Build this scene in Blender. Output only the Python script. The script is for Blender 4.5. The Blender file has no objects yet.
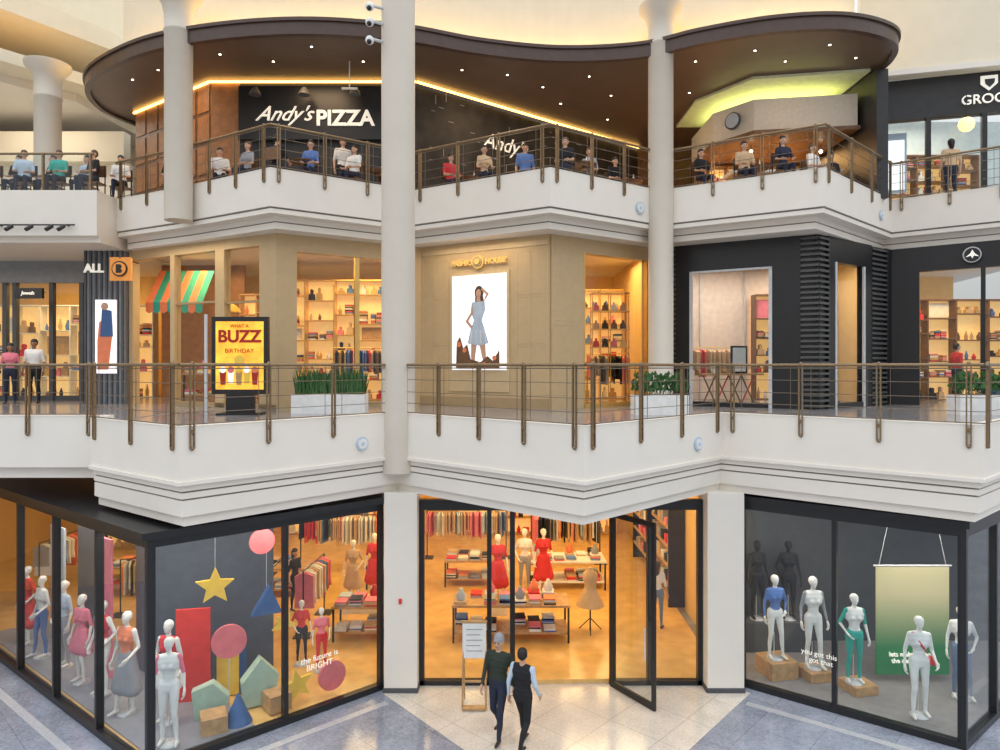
import bpy, math, random
import numpy as np
from mathutils import Vector, Matrix
random.seed(4)
S=bpy.context.scene
try:
    S.view_settings.view_transform='Standard'
except Exception: pass

# ------------------------------------------------------------------ materials
MATS={}
def mat(name,col,rough=.5,metal=0.,emit=0.,ecol=None,var=.08,scale=6.,bump=0.,spec=.5):
    if name in MATS: return MATS[name]
    m=bpy.data.materials.new(name); m.use_nodes=True
    nt=m.node_tree; N=nt.nodes; L=nt.links
    b=N['Principled BSDF']
    tc=N.new('ShaderNodeTexCoord'); nz=N.new('ShaderNodeTexNoise'); nz.inputs['Scale'].default_value=scale
    nz.inputs['Detail'].default_value=4
    L.new(tc.outputs['Object'],nz.inputs['Vector'])
    r=N.new('ShaderNodeValToRGB'); r.color_ramp.elements[0].position=.3; r.color_ramp.elements[1].position=.7
    c0=[max(0,c*(1-var)) for c in col]; c1=[min(1,c*(1+var)) for c in col]
    r.color_ramp.elements[0].color=(*c0,1); r.color_ramp.elements[1].color=(*c1,1)
    L.new(nz.outputs['Fac'],r.inputs['Fac']); L.new(r.outputs['Color'],b.inputs['Base Color'])
    b.inputs['Roughness'].default_value=rough; b.inputs['Metallic'].default_value=metal
    b.inputs['Specular IOR Level'].default_value=spec
    if emit>0:
        b.inputs['Emission Strength'].default_value=emit
        b.inputs['Emission Color'].default_value=(*(ecol or col),1)
    if bump>0:
        bp=N.new('ShaderNodeBump'); bp.inputs['Strength'].default_value=bump
        L.new(nz.outputs['Fac'],bp.inputs['Height']); L.new(bp.outputs['Normal'],b.inputs['Normal'])
    MATS[name]=m; return m
def glassmat(name,tint=(.95,.97,.97)):
    m=bpy.data.materials.new(name); m.use_nodes=True
    nt=m.node_tree; N=nt.nodes; L=nt.links; N.clear()
    o=N.new('ShaderNodeOutputMaterial'); mx=N.new('ShaderNodeMixShader'); lw=N.new('ShaderNodeLayerWeight'); lw.inputs[0].default_value=.5
    p=N.new('ShaderNodeMath'); p.operation='POWER'; p.inputs[1].default_value=5
    q=N.new('ShaderNodeMath'); q.operation='MULTIPLY_ADD'; q.inputs[1].default_value=.7; q.inputs[2].default_value=.03
    t=N.new('ShaderNodeBsdfTransparent'); g=N.new('ShaderNodeBsdfGlossy')
    t.inputs['Color'].default_value=(*tint,1); g.inputs['Roughness'].default_value=.01
    L.new(lw.outputs['Facing'],p.inputs[0]); L.new(p.outputs[0],q.inputs[0])
    L.new(q.outputs[0],mx.inputs[0]); L.new(t.outputs[0],mx.inputs[1]); L.new(g.outputs[0],mx.inputs[2]); L.new(mx.outputs[0],o.inputs[0])
    MATS[name]=m; return m
def tilemat(name,c1,c2,mortar,sc,rot=0.,rough=.2,msize=.01,speck=.25,w=1.,h=1.,off=0.):
    m=bpy.data.materials.new(name); m.use_nodes=True
    nt=m.node_tree; N=nt.nodes; L=nt.links; b=N['Principled BSDF']
    tc=N.new('ShaderNodeTexCoord'); mp=N.new('ShaderNodeMapping'); mp.inputs['Rotation'].default_value=(0,0,rot)
    br=N.new('ShaderNodeTexBrick'); br.offset=off
    br.inputs['Scale'].default_value=sc; br.inputs['Color1'].default_value=(*c1,1); br.inputs['Color2'].default_value=(*c2,1)
    br.inputs['Mortar'].default_value=(*mortar,1); br.inputs['Mortar Size'].default_value=msize
    br.inputs['Brick Width'].default_value=w; br.inputs['Row Height'].default_value=h
    nz=N.new('ShaderNodeTexNoise'); nz.inputs['Scale'].default_value=22; nz.inputs['Detail'].default_value=6
    n2=N.new('ShaderNodeTexNoise'); n2.inputs['Scale'].default_value=1.6; n2.inputs['Detail'].default_value=8
    ad=N.new('ShaderNodeMath'); ad.operation='MULTIPLY_ADD'; ad.inputs[1].default_value=.5
    hf=N.new('ShaderNodeMath'); hf.operation='MULTIPLY'; hf.inputs[1].default_value=.5
    rp=N.new('ShaderNodeValToRGB'); rp.color_ramp.elements[0].position=.38; rp.color_ramp.elements[1].position=.62
    v=1-speck; rp.color_ramp.elements[0].color=(v,v,v,1); rp.color_ramp.elements[1].color=(1.08,1.08,1.08,1)
    mx=N.new('ShaderNodeMixRGB'); mx.blend_type='MULTIPLY'; mx.inputs[0].default_value=1
    L.new(tc.outputs['Object'],mp.inputs[0]); L.new(mp.outputs[0],br.inputs['Vector']); L.new(tc.outputs['Object'],nz.inputs['Vector']); L.new(tc.outputs['Object'],n2.inputs['Vector'])
    L.new(n2.outputs['Fac'],hf.inputs[0]); L.new(nz.outputs['Fac'],ad.inputs[0]); L.new(hf.outputs[0],ad.inputs[2])
    L.new(ad.outputs[0],rp.inputs[0]); L.new(br.outputs['Color'],mx.inputs[1]); L.new(rp.outputs[0],mx.inputs[2])
    L.new(mx.outputs[0],b.inputs['Base Color']); b.inputs['Roughness'].default_value=rough
    MATS[name]=m; return m

white=mat('white_plaster',(.83,.78,.70),.6,var=.02,scale=2)
cream=mat('cream_plaster',(.80,.72,.56),.6,var=.03,scale=2)
colm=mat('column_paint',(.66,.60,.51),.55,var=.03,scale=2)
groove=mat('groove_dark_strip',(.25,.23,.21),.6)  # dark stripe colour of the fascia mouldings
black=mat('black_frame',(.015,.015,.017),.35,var=.1)
blackp=mat('black_panel',(.025,.025,.027),.5,var=.15)
bronze=mat('bronze_metal',(.26,.18,.10),.36,.55,var=.15,scale=20)
cablem=mat('cable_steel',(.20,.16,.12),.4,.7)
gold=mat('gold_metal',(.75,.48,.16),.3,.8)
tan=mat('tan_lacquer',(.55,.40,.22),.42,var=.04)
tand=mat('tan_trim',(.40,.28,.15),.45,var=.04)
tanl=mat('tan_trim_light',(.60,.45,.26),.4,var=.04)
wood=mat('wood_oak',(.50,.30,.14),.45,var=.2,scale=9)
woodo=mat('wood_cherry',(.36,.16,.06),.45,var=.2,scale=5)
woodd=mat('wood_walnut',(.17,.085,.04),.4,var=.25,scale=8)
brown=mat('brown_canopy',(.075,.042,.03),.35,var=.1)
browns=mat('brown_soffit',(.14,.09,.062),.4,var=.08,scale=2)
grey=mat('grey_wall',(.26,.27,.29),.6)
navyw=mat('navy_display_wall',(.085,.10,.13),.6)
dgrey=mat('dark_grey_wall',(.075,.08,.09),.6)
lgrey=mat('light_grey',(.6,.61,.62),.5)
warmw=mat('warm_wall',(.80,.55,.22),.6,var=.05)
red=mat('red_paint',(.72,.05,.04),.5); pink=mat('pink_paint',(.8,.2,.22),.5)
yellow=mat('yellow_paint',(.9,.6,.08),.5); blue=mat('blue_paint',(.05,.12,.3),.5)
teal=mat('teal_cloth',(.04,.4,.32),.8); mint=mat('mint_paint',(.42,.56,.45),.6)
orange=mat('orange_cloth',(.85,.25,.12),.8); denim=mat('denim',(.16,.22,.34),.9)
whitec=mat('white_cloth',(.8,.8,.78),.85); blackc=mat('black_cloth',(.012,.012,.015),.85)
olive=mat('olive_cloth',(.03,.04,.028),.9); navy=mat('navy_cloth',(.02,.025,.05),.9)
greyc=mat('grey_cloth',(.32,.33,.36),.9); bluec=mat('blue_cloth',(.1,.2,.5),.85); redc=mat('red_cloth',(.65,.04,.05),.85)
pinkc=mat('pink_cloth',(.8,.22,.3),.85); tanc=mat('tan_cloth',(.6,.42,.25),.85); lblue=mat('light_blue_cloth',(.5,.6,.72),.85)
mann=mat('mannequin_white',(.82,.8,.76),.35,var=.02)
skinA=mat('skin_light',(.6,.36,.25),.55,var=.06); skinB=mat('skin_brown',(.3,.16,.1),.55,var=.06)
hairK=mat('hair_black',(.012,.01,.01),.6,bump=.3,scale=60); hairG=mat('hair_grey',(.3,.29,.28),.7,bump=.3,scale=60)
hairB=mat('hair_brown',(.09,.05,.03),.6,bump=.3,scale=60)
shoe=mat('shoe_leather',(.03,.025,.02),.4); eyem=mat('eye_dark',(.02,.015,.01),.2); lip=mat('lip',(.4,.12,.1),.5)
leaf=mat('leaf_green',(.04,.12,.03),.6,var=.4,scale=14)
glass=glassmat('shop_glass'); 
led=mat('led_warm',(1,.62,.2),emit=6,ecol=(1,.55,.13)); ledw=mat('led_neutral',(1,.9,.75),emit=8,ecol=(1,.85,.6))
ledh=mat('led_cove',(1,.7,.25),emit=12,ecol=(1,.62,.18))
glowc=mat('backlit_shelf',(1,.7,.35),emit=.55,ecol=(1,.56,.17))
postw=mat('lit_poster',(.95,.95,.95),emit=.8,ecol=(.95,.95,1)); 
letter=mat('letter_white',(.9,.88,.8),emit=.4,ecol=(1,.95,.85))
groundm=tilemat('terrazzo_grey',(.30,.33,.41),(.33,.36,.44),(.23,.25,.31),1.0,math.radians(43),.10,.008,.34)
marble=tilemat('marble_cream',(.72,.67,.60),(.68,.63,.56),(.50,.46,.41),1.0,math.radians(43),.13,.008,.18)
l2floor=tilemat('level_tile',(.36,.33,.32),(.26,.26,.28),(.20,.19,.19),1.4,math.radians(43),.15,.01,.3)
shopf=mat('shop_floor_oak',(.76,.47,.16),.2,var=.12,scale=3)

# ------------------------------------------------------------------ mesh builder
class MB:
    def __init__(s,name): s.n=name; s.v=[]; s.f=[]; s.m=[]; s.sm=[]; s.ml=[]
    def mi(s,m):
        if m not in s.ml: s.ml.append(m)
        return s.ml.index(m)
    def add(s,vs,fs,m,smooth=False):
        k=len(s.v); s.v+=[tuple(v) for v in vs]; i=s.mi(m)
        for f in fs: s.f.append(tuple(k+a for a in f)); s.m.append(i); s.sm.append(smooth)
        return s
    def prism(s,poly,z0,z1,m):
        n=len(poly)
        a=sum(poly[i][0]*poly[(i+1)%n][1]-poly[(i+1)%n][0]*poly[i][1] for i in range(n))
        if a<0: poly=poly[::-1]
        vs=[(x,y,z0) for x,y in poly]+[(x,y,z1) for x,y in poly]
        fs=[tuple(range(n))[::-1],tuple(range(n,2*n))]+[(i,(i+1)%n,n+(i+1)%n,n+i) for i in range(n)]
        return s.add(vs,fs,m)
    def box(s,x0,x1,y0,y1,z0,z1,m): return s.prism([(x0,y0),(x1,y0),(x1,y1),(x0,y1)],z0,z1,m)
    def ob(s,c,sx,sy,z0,z1,m,rot=0):
        ca,sa=math.cos(rot),math.sin(rot)
        return s.prism([(c[0]+ca*a-sa*b,c[1]+sa*a+ca*b) for a,b in((-sx/2,-sy/2),(sx/2,-sy/2),(sx/2,sy/2),(-sx/2,sy/2))],z0,z1,m)
    def seg(s,p,q,t0,t1,z0,z1,th,m,off=0):
        d=Vector((q[0]-p[0],q[1]-p[1])); n=Vector((-d.y,d.x)).normalized()
        a=Vector(p)+d*t0+n*off; b=Vector(p)+d*t1+n*off
        return s.prism([tuple(a),tuple(b),tuple(b+n*th),tuple(a+n*th)],z0,z1,m)
    def cyl(s,p0,p1,r0,m,r1=None,n=12):
        r1=r0 if r1 is None else r1
        p0=Vector(p0);p1=Vector(p1); ax=(p1-p0).normalized()
        u=ax.orthogonal().normalized(); w=ax.cross(u)
        vs=[]
        for p,r in((p0,r0),(p1,r1)):
            for i in range(n):
                a=2*math.pi*i/n; vs.append(p+u*math.cos(a)*r+w*math.sin(a)*r)
        fs=[(i,(i+1)%n,n+(i+1)%n,n+i) for i in range(n)]
        s.add(vs,fs,m,True); s.add(vs[:n],[tuple(range(n))[::-1]],m); return s.add(vs[n:],[tuple(range(n))],m)
    def lathe(s,c,prof,m,n=24):
        vs=[];fs=[]
        for r,z in prof:
            for i in range(n):
                a=2*math.pi*i/n; vs.append((c[0]+r*math.cos(a),c[1]+r*math.sin(a),c[2]+z))
        for j in range(len(prof)-1):
            for i in range(n): fs.append((j*n+i,j*n+(i+1)%n,(j+1)*n+(i+1)%n,(j+1)*n+i))
        s.add(vs,fs,m,True)
        k=(len(prof)-1)*n
        s.add(vs[:n],[tuple(range(n))[::-1]],m); return s.add(vs[k:],[tuple(range(n))],m)
    def sph(s,c,r,m,n=12):
        if not hasattr(r,'__len__'): r=(r,r,r)
        vs=[];fs=[];k=n//2
        for j in range(k+1):
            t=math.pi*j/k
            for i in range(n):
                a=2*math.pi*i/n; vs.append((c[0]+r[0]*math.sin(t)*math.cos(a),c[1]+r[1]*math.sin(t)*math.sin(a),c[2]+r[2]*math.cos(t)))
        for j in range(k):
            for i in range(n): fs.append((j*n+i,(j+1)*n+i,(j+1)*n+(i+1)%n,j*n+(i+1)%n))
        return s.add(vs,fs,m,True)
    def flat(s,c,pts,m,th=.04,rot=0):   # vertical plate from (u,z) points
        ca,sa=math.cos(rot),math.sin(rot); n=len(pts)
        vs=[(c[0]+ca*u-sa*y,c[1]+sa*u+ca*y,c[2]+z) for y in(-th/2,th/2) for u,z in pts]
        fs=[tuple(range(n)),tuple(range(n,2*n))[::-1]]+[(i,n+i,n+(i+1)%n,(i+1)%n) for i in range(n)]
        return s.add(vs,fs,m)
    def disc(s,c,r,m,th=.04,rot=0,n=28,rz=None):
        rz=rz or r
        return s.flat(c,[(r*math.cos(2*math.pi*i/n),rz*math.sin(2*math.pi*i/n)) for i in range(n)],m,th,rot)
    def build(s,bevel=0,parent=None):
        V=np.array(s.v); o=Vector(((V[:,0].min()+V[:,0].max())/2,(V[:,1].min()+V[:,1].max())/2,V[:,2].min()))
        me=bpy.data.meshes.new(s.n); me.from_pydata([tuple(Vector(v)-o) for v in s.v],[],s.f)
        for m in s.ml: me.materials.append(m)
        me.polygons.foreach_set('material_index',s.m); me.polygons.foreach_set('use_smooth',s.sm); me.update()
        ob=bpy.data.objects.new(s.n,me); ob.location=o; S.collection.objects.link(ob)
        if bevel:
            b=ob.modifiers.new('bev','BEVEL'); b.width=bevel; b.segments=2; b.limit_method='ANGLE'
        if parent: attach(ob,parent)
        return ob
def attach(ob,p):
    ob.parent=p; ob.matrix_parent_inverse=Matrix.Translation(-p.location)
def text(name,body,loc,size,m,parent,rot=0,ext=.015,shear=0,bold=0):
    cu=bpy.data.curves.new(name,'FONT'); cu.body=body; cu.size=size; cu.extrude=ext; cu.align_x='CENTER'; cu.align_y='CENTER'; cu.shear=shear; cu.offset=bold
    cu.materials.append(m); ob=bpy.data.objects.new(name,cu); ob.location=loc; ob.rotation_euler=(math.pi/2,0,rot)
    S.collection.objects.link(ob)
    if parent: attach(ob,parent)
    return ob
def offp(path,d):
    out=[]; n=len(path); P=[Vector(p) for p in path]
    for i in range(n):
        ns=[]
        if i>0: e=(P[i]-P[i-1]).normalized(); ns.append(Vector((-e.y,e.x)))
        if i<n-1: e=(P[i+1]-P[i]).normalized(); ns.append(Vector((-e.y,e.x)))
        if len(ns)==1: v=ns[0]*d
        else:
            b=(ns[0]+ns[1]).normalized(); v=b*(d/max(.35,b.dot(ns[0])))
        out.append(tuple(P[i]+v))
    return out
def lerp(p,q,t): return (p[0]+(q[0]-p[0])*t,p[1]+(q[1]-p[1])*t)
def ang(p,q): return math.atan2(q[1]-p[1],q[0]-p[0])
def area(name,loc,sx,sy,e,col=(1,.7,.4),rot=(0,0,0)):
    l=bpy.data.lights.new(name,'AREA'); l.shape='RECTANGLE'; l.size=sx; l.size_y=sy; l.energy=e; l.color=col
    o=bpy.data.objects.new(name,l); o.location=loc; o.rotation_euler=rot; S.collection.objects.link(o); return o

# ------------------------------------------------------------------ figures
def capsule(p0,r0,p1,r1,n=12):
    p0=Vector(p0);p1=Vector(p1); d=p1-p0
    ax=d.normalized() if d.length>1e-5 else Vector((0,0,1)); u=ax.orthogonal().normalized(); w=ax.cross(u)
    rings=[]
    for a in(-90,-60,-30,0): rings.append((p0+ax*r0*math.sin(math.radians(a)),r0*max(.02,math.cos(math.radians(a)))))
    for a in(0,30,60,90): rings.append((p1+ax*r1*math.sin(math.radians(a)),r1*max(.02,math.cos(math.radians(a)))))
    vs=[c+u*math.cos(2*math.pi*i/n)*r+w*math.sin(2*math.pi*i/n)*r for c,r in rings for i in range(n)]
    fs=[(j*n+i,j*n+(i+1)%n,(j+1)*n+(i+1)%n,(j+1)*n+i) for j in range(len(rings)-1) for i in range(n)]
    fs+=[tuple(range(n))[::-1],tuple(range(len(vs)-n,len(vs)))]
    return vs,fs
def figure(name,loc,head=0,h=1.75,top=whitec,bot=denim,sleeve=None,fore=None,skin=skinA,hair=hairK,hairlen=0,cap=None,
           shoes=shoe,calf=None,skirt=None,skirtlen=.5,pose=None,sit=False,fem=False,vox=.016,face=True,stand=False,parent=None,turn=0,bag=None):
    J=dict(sL=(.18,0,1.41),sR=(-.18,0,1.41),eL=(.235,.03,1.13),eR=(-.235,.03,1.13),wL=(.25,-.05,.88),wR=(-.25,-.05,.88),
           hL=(.085,0,.92),hR=(-.085,0,.92),kL=(.095,-.02,.50),kR=(-.095,-.02,.50),aL=(.11,.02,.08),aR=(-.11,.02,.08))
    dz=0
    if sit:
        dz=-.44; J.update(kL=(.1,-.42,.92),kR=(-.1,-.42,.92),aL=(.1,-.42,.52),aR=(-.1,-.42,.52),eL=(.23,-.06,1.14),eR=(-.23,-.06,1.14),wL=(.15,-.28,1.08),wR=(-.15,-.28,1.08))
    if pose: J.update(pose)
    J={k:Vector(v)+Vector((0,0,dz)) for k,v in J.items()}
    w=.84 if fem else 1.; g=.84 if fem else 1.
    P=[]
    def A(p0,r0,p1,r1,l): P.append((Vector(p0),r0,Vector(p1),r1,l))
    rows=[(.90,.085,.098,'bot'),(.96,.08,.10,'bot'),(1.03,.06,.098,'top'),(1.10,.05,.095,'top'),(1.18,.06,.10,'top'),(1.26,.075,.108,'top'),(1.33,.09,.105,'top'),(1.39,.10,.082,'top')]
    for z,hw,r,l in rows:
        if fem and z<1: hw*=1.1
        if fem and 1.03<=z<1.2: hw*=.65; r*=.84
        A((-hw*w,0,z+dz),r*(.92 if fem else 1),(hw*w,0,z+dz),r*(.92 if fem else 1),l)
    if fem:
        for sx in(-1,1): A((sx*.06,-.075,1.27+dz),.05,(sx*.06,-.06,1.27+dz),.05,'top')
    A((0,.01,1.40+dz),.055*g,(0,0,1.53+dz),.048*g,'skin')
    for s in 'LR':
        sx=1 if s=='L' else -1
        sh=Vector(J['s'+s]); sh.x*=w; el=Vector(J['e'+s]); el.x*=(w+1)/2
        A((sx*.08,0,1.425+dz),.045,sh,.05*g,'top')
        A(sh,.055*g,el,.041*g,'sleeve'); A(el,.040*g,J['w'+s],.026*g,'fore')
        A(J['h'+s],.095*(g+1)/2,J['k'+s],.058*g,'bot'); A(J['k'+s],.058*g,(J['k'+s]+J['a'+s])/2+Vector((0,.02,.03)),.054*g,'calf'); A((J['k'+s]+J['a'+s])/2+Vector((0,.02,.03)),.054*g,J['a'+s],.036*g,'calf')
        a=J['a'+s]; 
        A((a.x,a.y+.03,a.z-.035),.036,(a.x*1.15,a.y-.14,a.z-.048),.028,'shoe')
    t=math.radians(turn); HR=lambda x,y,z:(x*math.cos(t)-y*math.sin(t),x*math.sin(t)+y*math.cos(t),z+dz)
    A(HR(0,.012,1.645),.086,HR(0,-.01,1.61),.076,'skin'); A(HR(0,-.02,1.59),.066,HR(0,-.04,1.555),.045,'skin')
    if face:
        A(HR(0,-.088,1.62),.010,HR(0,-.104,1.59),.014,'skin')
        for sx in(-1,1): A(HR(sx*.08,.01,1.625),.014,HR(sx*.08,.012,1.595),.012,'skin')
    if hair:
        A(HR(0,.02,1.668),.09,HR(0,.038,1.63),.085,'hair')
        if hairlen: A(HR(0,.05,1.62),.083,HR(0,.07,1.62-hairlen),.06,'hair')
    if cap:
        A(HR(0,.01,1.68),.094,HR(0,.01,1.69),.088,'cap'); A(HR(-.04,-.11,1.675),.016,HR(.04,-.11,1.675),.016,'cap')
    if skirt:
        n=14
        for i in range(n):
            f=i/(n-1); z=.98-skirtlen*f; hw=.065+.07*f; r=.095+.055*f
            A((-hw,0,z+dz),r,(hw,0,z+dz),r,'skirt')
    if bag:
        A((.2,-.05,.95+dz),.06,(.22,.08,.95+dz),.06,'bag'); A((.2,-.02,1.0+dz),.012,(.0,-.12,1.25+dz),.012,'bag'); A((0,-.12,1.25+dz),.012,(-.12,-.03,1.45+dz),.012,'bag')
    k=h/1.75
    vs=[];fs=[]
    for p0,r0,p1,r1,l in P:
        a,b=capsule(p0*k,r0*k,p1*k,r1*k); o=len(vs); vs+=a; fs+=[tuple(o+i for i in f) for f in b]
    me=bpy.data.meshes.new('tmp'); me.from_pydata([tuple(v) for v in vs],[],fs); me.update()
    ob=bpy.data.objects.new('tmp',me); S.collection.objects.link(ob)
    r=ob.modifiers.new('r','REMESH'); r.mode='VOXEL'; r.voxel_size=vox; r.use_smooth_shade=True
    sm=ob.modifiers.new('s','SMOOTH'); sm.factor=.5; sm.iterations=4
    dg=bpy.context.evaluated_depsgraph_get(); me2=bpy.data.meshes.new_from_object(ob.evaluated_get(dg))
    bpy.data.objects.remove(ob)
    M=dict(top=top,bot=bot,sleeve=sleeve or top,fore=fore or skin,skin=skin,hair=hair,cap=cap,shoe=shoes,calf=calf or bot,skirt=skirt,bag=bag)
    B=MB(name)
    nv=len(me2.vertices); co=np.empty(nv*3); me2.vertices.foreach_get('co',co); co=co.reshape(-1,3)
    polys=[tuple(p.vertices) for p in me2.polygons]
    cen=np.array([co[list(p)].mean(0) for p in polys])
    best=np.full(len(cen),1e9); lab=np.zeros(len(cen),int)
    for i,(p0,r0,p1,r1,l) in enumerate(P):
        a=np.array(p0)*k; b=np.array(p1)*k; d=b-a; dd=d.dot(d)
        tt=np.clip(((cen-a)@d)/dd,0,1) if dd>1e-9 else np.zeros(len(cen))
        ds=np.linalg.norm(cen-(a+tt[:,None]*d),axis=1)-(r0+(r1-r0)*tt)*k
        if l=='bot' and skirt: ds=ds+.03
        q=ds<best; best[q]=ds[q]; lab[q]=i
    B.v=[tuple(c) for c in co]
    for p,l in zip(polys,lab): B.f.append(p); B.m.append(B.mi(M[P[l][4]])); B.sm.append(True)
    for s in 'LR':
        sx=1 if s=='L' else -1
        e,wv=J['e'+s],J['w'+s]; d=(wv-e).normalized(); sd=Vector((0,-1,0)); sd=(sd-d*sd.dot(d)).normalized(); nn=Vector((-sx,0,0)); nn=(nn-d*nn.dot(d)).normalized()
        def C(a,r0,b,r1):
            x,y=capsule(a*k,r0*k,b*k,r1*k,8); B.add(x,y,skin,True)
        for j in(-1,0,1): C(wv+sd*.008*j,.02,wv+d*.07+sd*.022*j,.015)
        for j,ln in enumerate((.07,.08,.075,.06)):
            b=wv+d*.08+sd*(.032-.021*j); m1=b+d*ln*.5+nn*.008; C(b,.0095,m1,.0085); C(m1,.0085,m1+d*ln*.4+nn*.028,.0072)
        b=wv+d*.025+sd*.025; m1=b+d*.03+sd*.025; C(b,.013,m1,.011); C(m1,.011,m1+d*.03+nn*.012,.009)
    if face:
        for sx in(-1,1): B.sph(Vector(HR(sx*.031,-.079,1.625))*k,.011*k,eyem,8)
        a,b=capsule(Vector(HR(-.02,-.084,1.562))*k,.006*k,Vector(HR(.02,-.084,1.562))*k,.006*k,8); B.add(a,b,lip,True)
    if stand:
        B.lathe((0,0,-.0),[(.16,-.02),(.16,.0),(.02,.01)],lgrey,20); B.cyl((0,.04,0),(0,.04,.5),.01,lgrey)
    R=Matrix.Rotation(math.radians(head),4,'Z'); B.v=[tuple(R@Vector(v)+Vector(loc)) for v in B.v]
    return B.build(parent=parent)
MP=[dict(kL=(.10,-.08,.5),aL=(.13,-.06,.08)),dict(eR=(-.28,.06,1.14),wR=(-.17,-.1,.98)),dict(wL=(.2,-.2,1.0),kR=(-.1,-.08,.5),aR=(-.13,-.1,.08)),dict(eL=(.29,.05,1.14),wL=(.18,-.08,.99),kL=(.11,-.07,.5),aL=(.15,-.05,.08))]
mi_=[0]
def mannequin(loc,head=0,h=1.8,top=whitec,bot=denim,**k):
    k.setdefault('skin',mann); k.setdefault('vox',.016); k.setdefault('fem',True); k.setdefault('shoes',mann); k.setdefault('pose',MP[mi_[0]%4]); mi_[0]+=1
    return figure('mannequin',(loc[0],loc[1],loc[2]+.02),head,h,top,bot,hair=k.pop('hair',None),face=False,stand=True,**k)

# ------------------------------------------------------------------ camera & world
cam=bpy.data.cameras.new('camera'); co=bpy.data.objects.new('camera',cam); S.collection.objects.link(co)
co.location=(0,0,6.4); co.rotation_euler=(math.pi/2,0,0); cam.lens=36*.68; cam.sensor_width=36; cam.shift_y=-.009; S.camera=co
W=bpy.data.worlds.new('world'); S.world=W; W.use_nodes=True
N=W.node_tree.nodes; L=W.node_tree.links
tc=N.new('ShaderNodeTexCoord'); sp=N.new('ShaderNodeSeparateXYZ'); rp=N.new('ShaderNodeValToRGB'); bg=N['Background']
L.new(tc.outputs['Generated'],sp.inputs[0]); L.new(sp.outputs['Z'],rp.inputs[0]); L.new(rp.outputs[0],bg.inputs[0])
rp.color_ramp.elements[0].position=0; rp.color_ramp.elements[0].color=(.42,.41,.40,1)
rp.color_ramp.elements[1].position=.7; rp.color_ramp.elements[1].color=(1.5,1.58,1.68,1)
e=rp.color_ramp.elements.new(.25); e.color=(.68,.69,.70,1)
bg.inputs[1].default_value=1.2

# ------------------------------------------------------------------ GROUND LEVEL
MB('floor').box(-30,30,-2,40,-.3,0,groundm).build()
MB('floor_marble_inlay').prism([(-2.3,13.3),(1.25,9.2),(4.9,13.3),(4.1,13.9),(-1.7,13.9)],0.0,.006,marble).build()
b=MB('floor_border_inlay')
bl=mat('pale_stone',(.45,.46,.5),.2,var=.1,scale=20)
def ribbon(b,path,d0,d1,z0,z1,m):
    a=offp(path,d0); c=offp(path,d1)
    for i in range(len(path)-1): b.prism([a[i],a[i+1],c[i+1],c[i]],z0,z1,m)
ribbon(b,[(-11.5,15.1),(-5.5,10.45),(-2.4,13.2)],-.45,-.3,.0,.008,bl)
ribbon(b,[(4.9,13.2),(7.75,11.1),(10.5,13.3)],-.45,-.3,.0,.008,bl)
b.build()

GL=[(-13.0,16.4),(-5.5,10.6),(-2.3,13.45)]
GR=[(4.8,13.6),(7.75,11.3),(11.5,14.3)]
def glazing(name,p,q,n,z0=.12,z1=3.55,fw=.08,m=black,cuts=None,base=True,top=.15):
    b=MB(name)
    if base: b.seg(p,q,0,1,0,z0,.14,m)
    b.seg(p,q,0,1,z1,z1+top,.16,m)
    Ln=math.dist(p,q); cuts=cuts or [i/n for i in range(n+1)]
    for t in cuts:
        a=min(max(t-fw/2/Ln,0),1-fw/Ln); b.seg(p,q,a,a+fw/Ln,z0,z1,.13,m)
    b.seg(p,q,0,1,z0,z1,.015,glass,off=.06)
    return b.build()
glazing('window_1',GL[0],GL[1],5); w2=glazing('window_2',GL[1],GL[2],2,cuts=[0,.53,1])
w3=glazing('window_3',GR[0],GR[1],2,cuts=[0,.46,1]); glazing('window_4',GR[1],GR[2],3)
b=MB('trim_1'); 
cl=offp(GL,-.12); b.prism(cl+[(-2.3,15),(-13,19)],3.7,3.82,black); b.build()
b=MB('trim_2'); cr=offp(GR,-.06); b.prism(cr+[(11.5,18),(4.8,16)],3.7,3.82,black); b.build()
for i,(x0,x1) in enumerate(((-2.27,-1.62),(4.06,4.78))):
    b=MB('pillar'); b.box(x0,x1,13.3,14.0,0,3.92,white); b.box(x0-.02,x1+.02,13.28,14.0,0,.1,dgrey); b.build(.01)
b=MB('thermostat'); b.box(-1.98,-1.92,13.27,13.3,1.75,1.85,red); b.build()
b=MB('entrance_frame'); y=13.6; x0,x1=-1.62,4.06
b.box(x0,x1,y,y+.16,3.52,3.72,black)
for x,wd in((x0,.1),(-.26,.09),(.2,.1),(2.2,.12),(2.95,.08),(x1-.1,.1)): b.box(x,x+wd,y,y+.14,0,3.52,black)
for a,c in((x0,-.2),(2.95,x1),(2.2,3.0)): b.box(a,c,y,y+.14,0,.1,black)
for a,c in((x0+.1,-.26),(-.17,.2),(3.03,x1-.1),(2.32,2.95)): b.box(a,c,y+.06,y+.075,.1,3.52,glass)
b.build()
def leaf_door(name,p,q):
    b=MB(name); Ln=math.dist(p,q); f=.08/Ln
    b.seg(p,q,0,1,.02,.14,.05,black); b.seg(p,q,0,1,3.4,3.5,.05,black); b.seg(p,q,0,f,.14,3.4,.05,black); b.seg(p,q,1-f,1,.14,3.4,.05,black)
    b.seg(p,q,f,1-f,.14,3.4,.012,glass,off=.02)
    a=lerp(p,q,.85); b.cyl((a[0]-.05,a[1]-.03,.9),(a[0]-.05,a[1]-.03,1.5),.015,lgrey); return b.build()
leaf_door('door_1',(2.2,13.55),(2.85,12.55)); leaf_door('door_2',(.25,13.8),(.32,14.8))
b=MB('wall_back_ground'); b.box(-16,12,26,26.2,0,3.9,warmw); b.build()
b=MB('wall_left_ground'); b.box(-16.2,-16,12,26,0,3.9,warmw); b.build()
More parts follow.
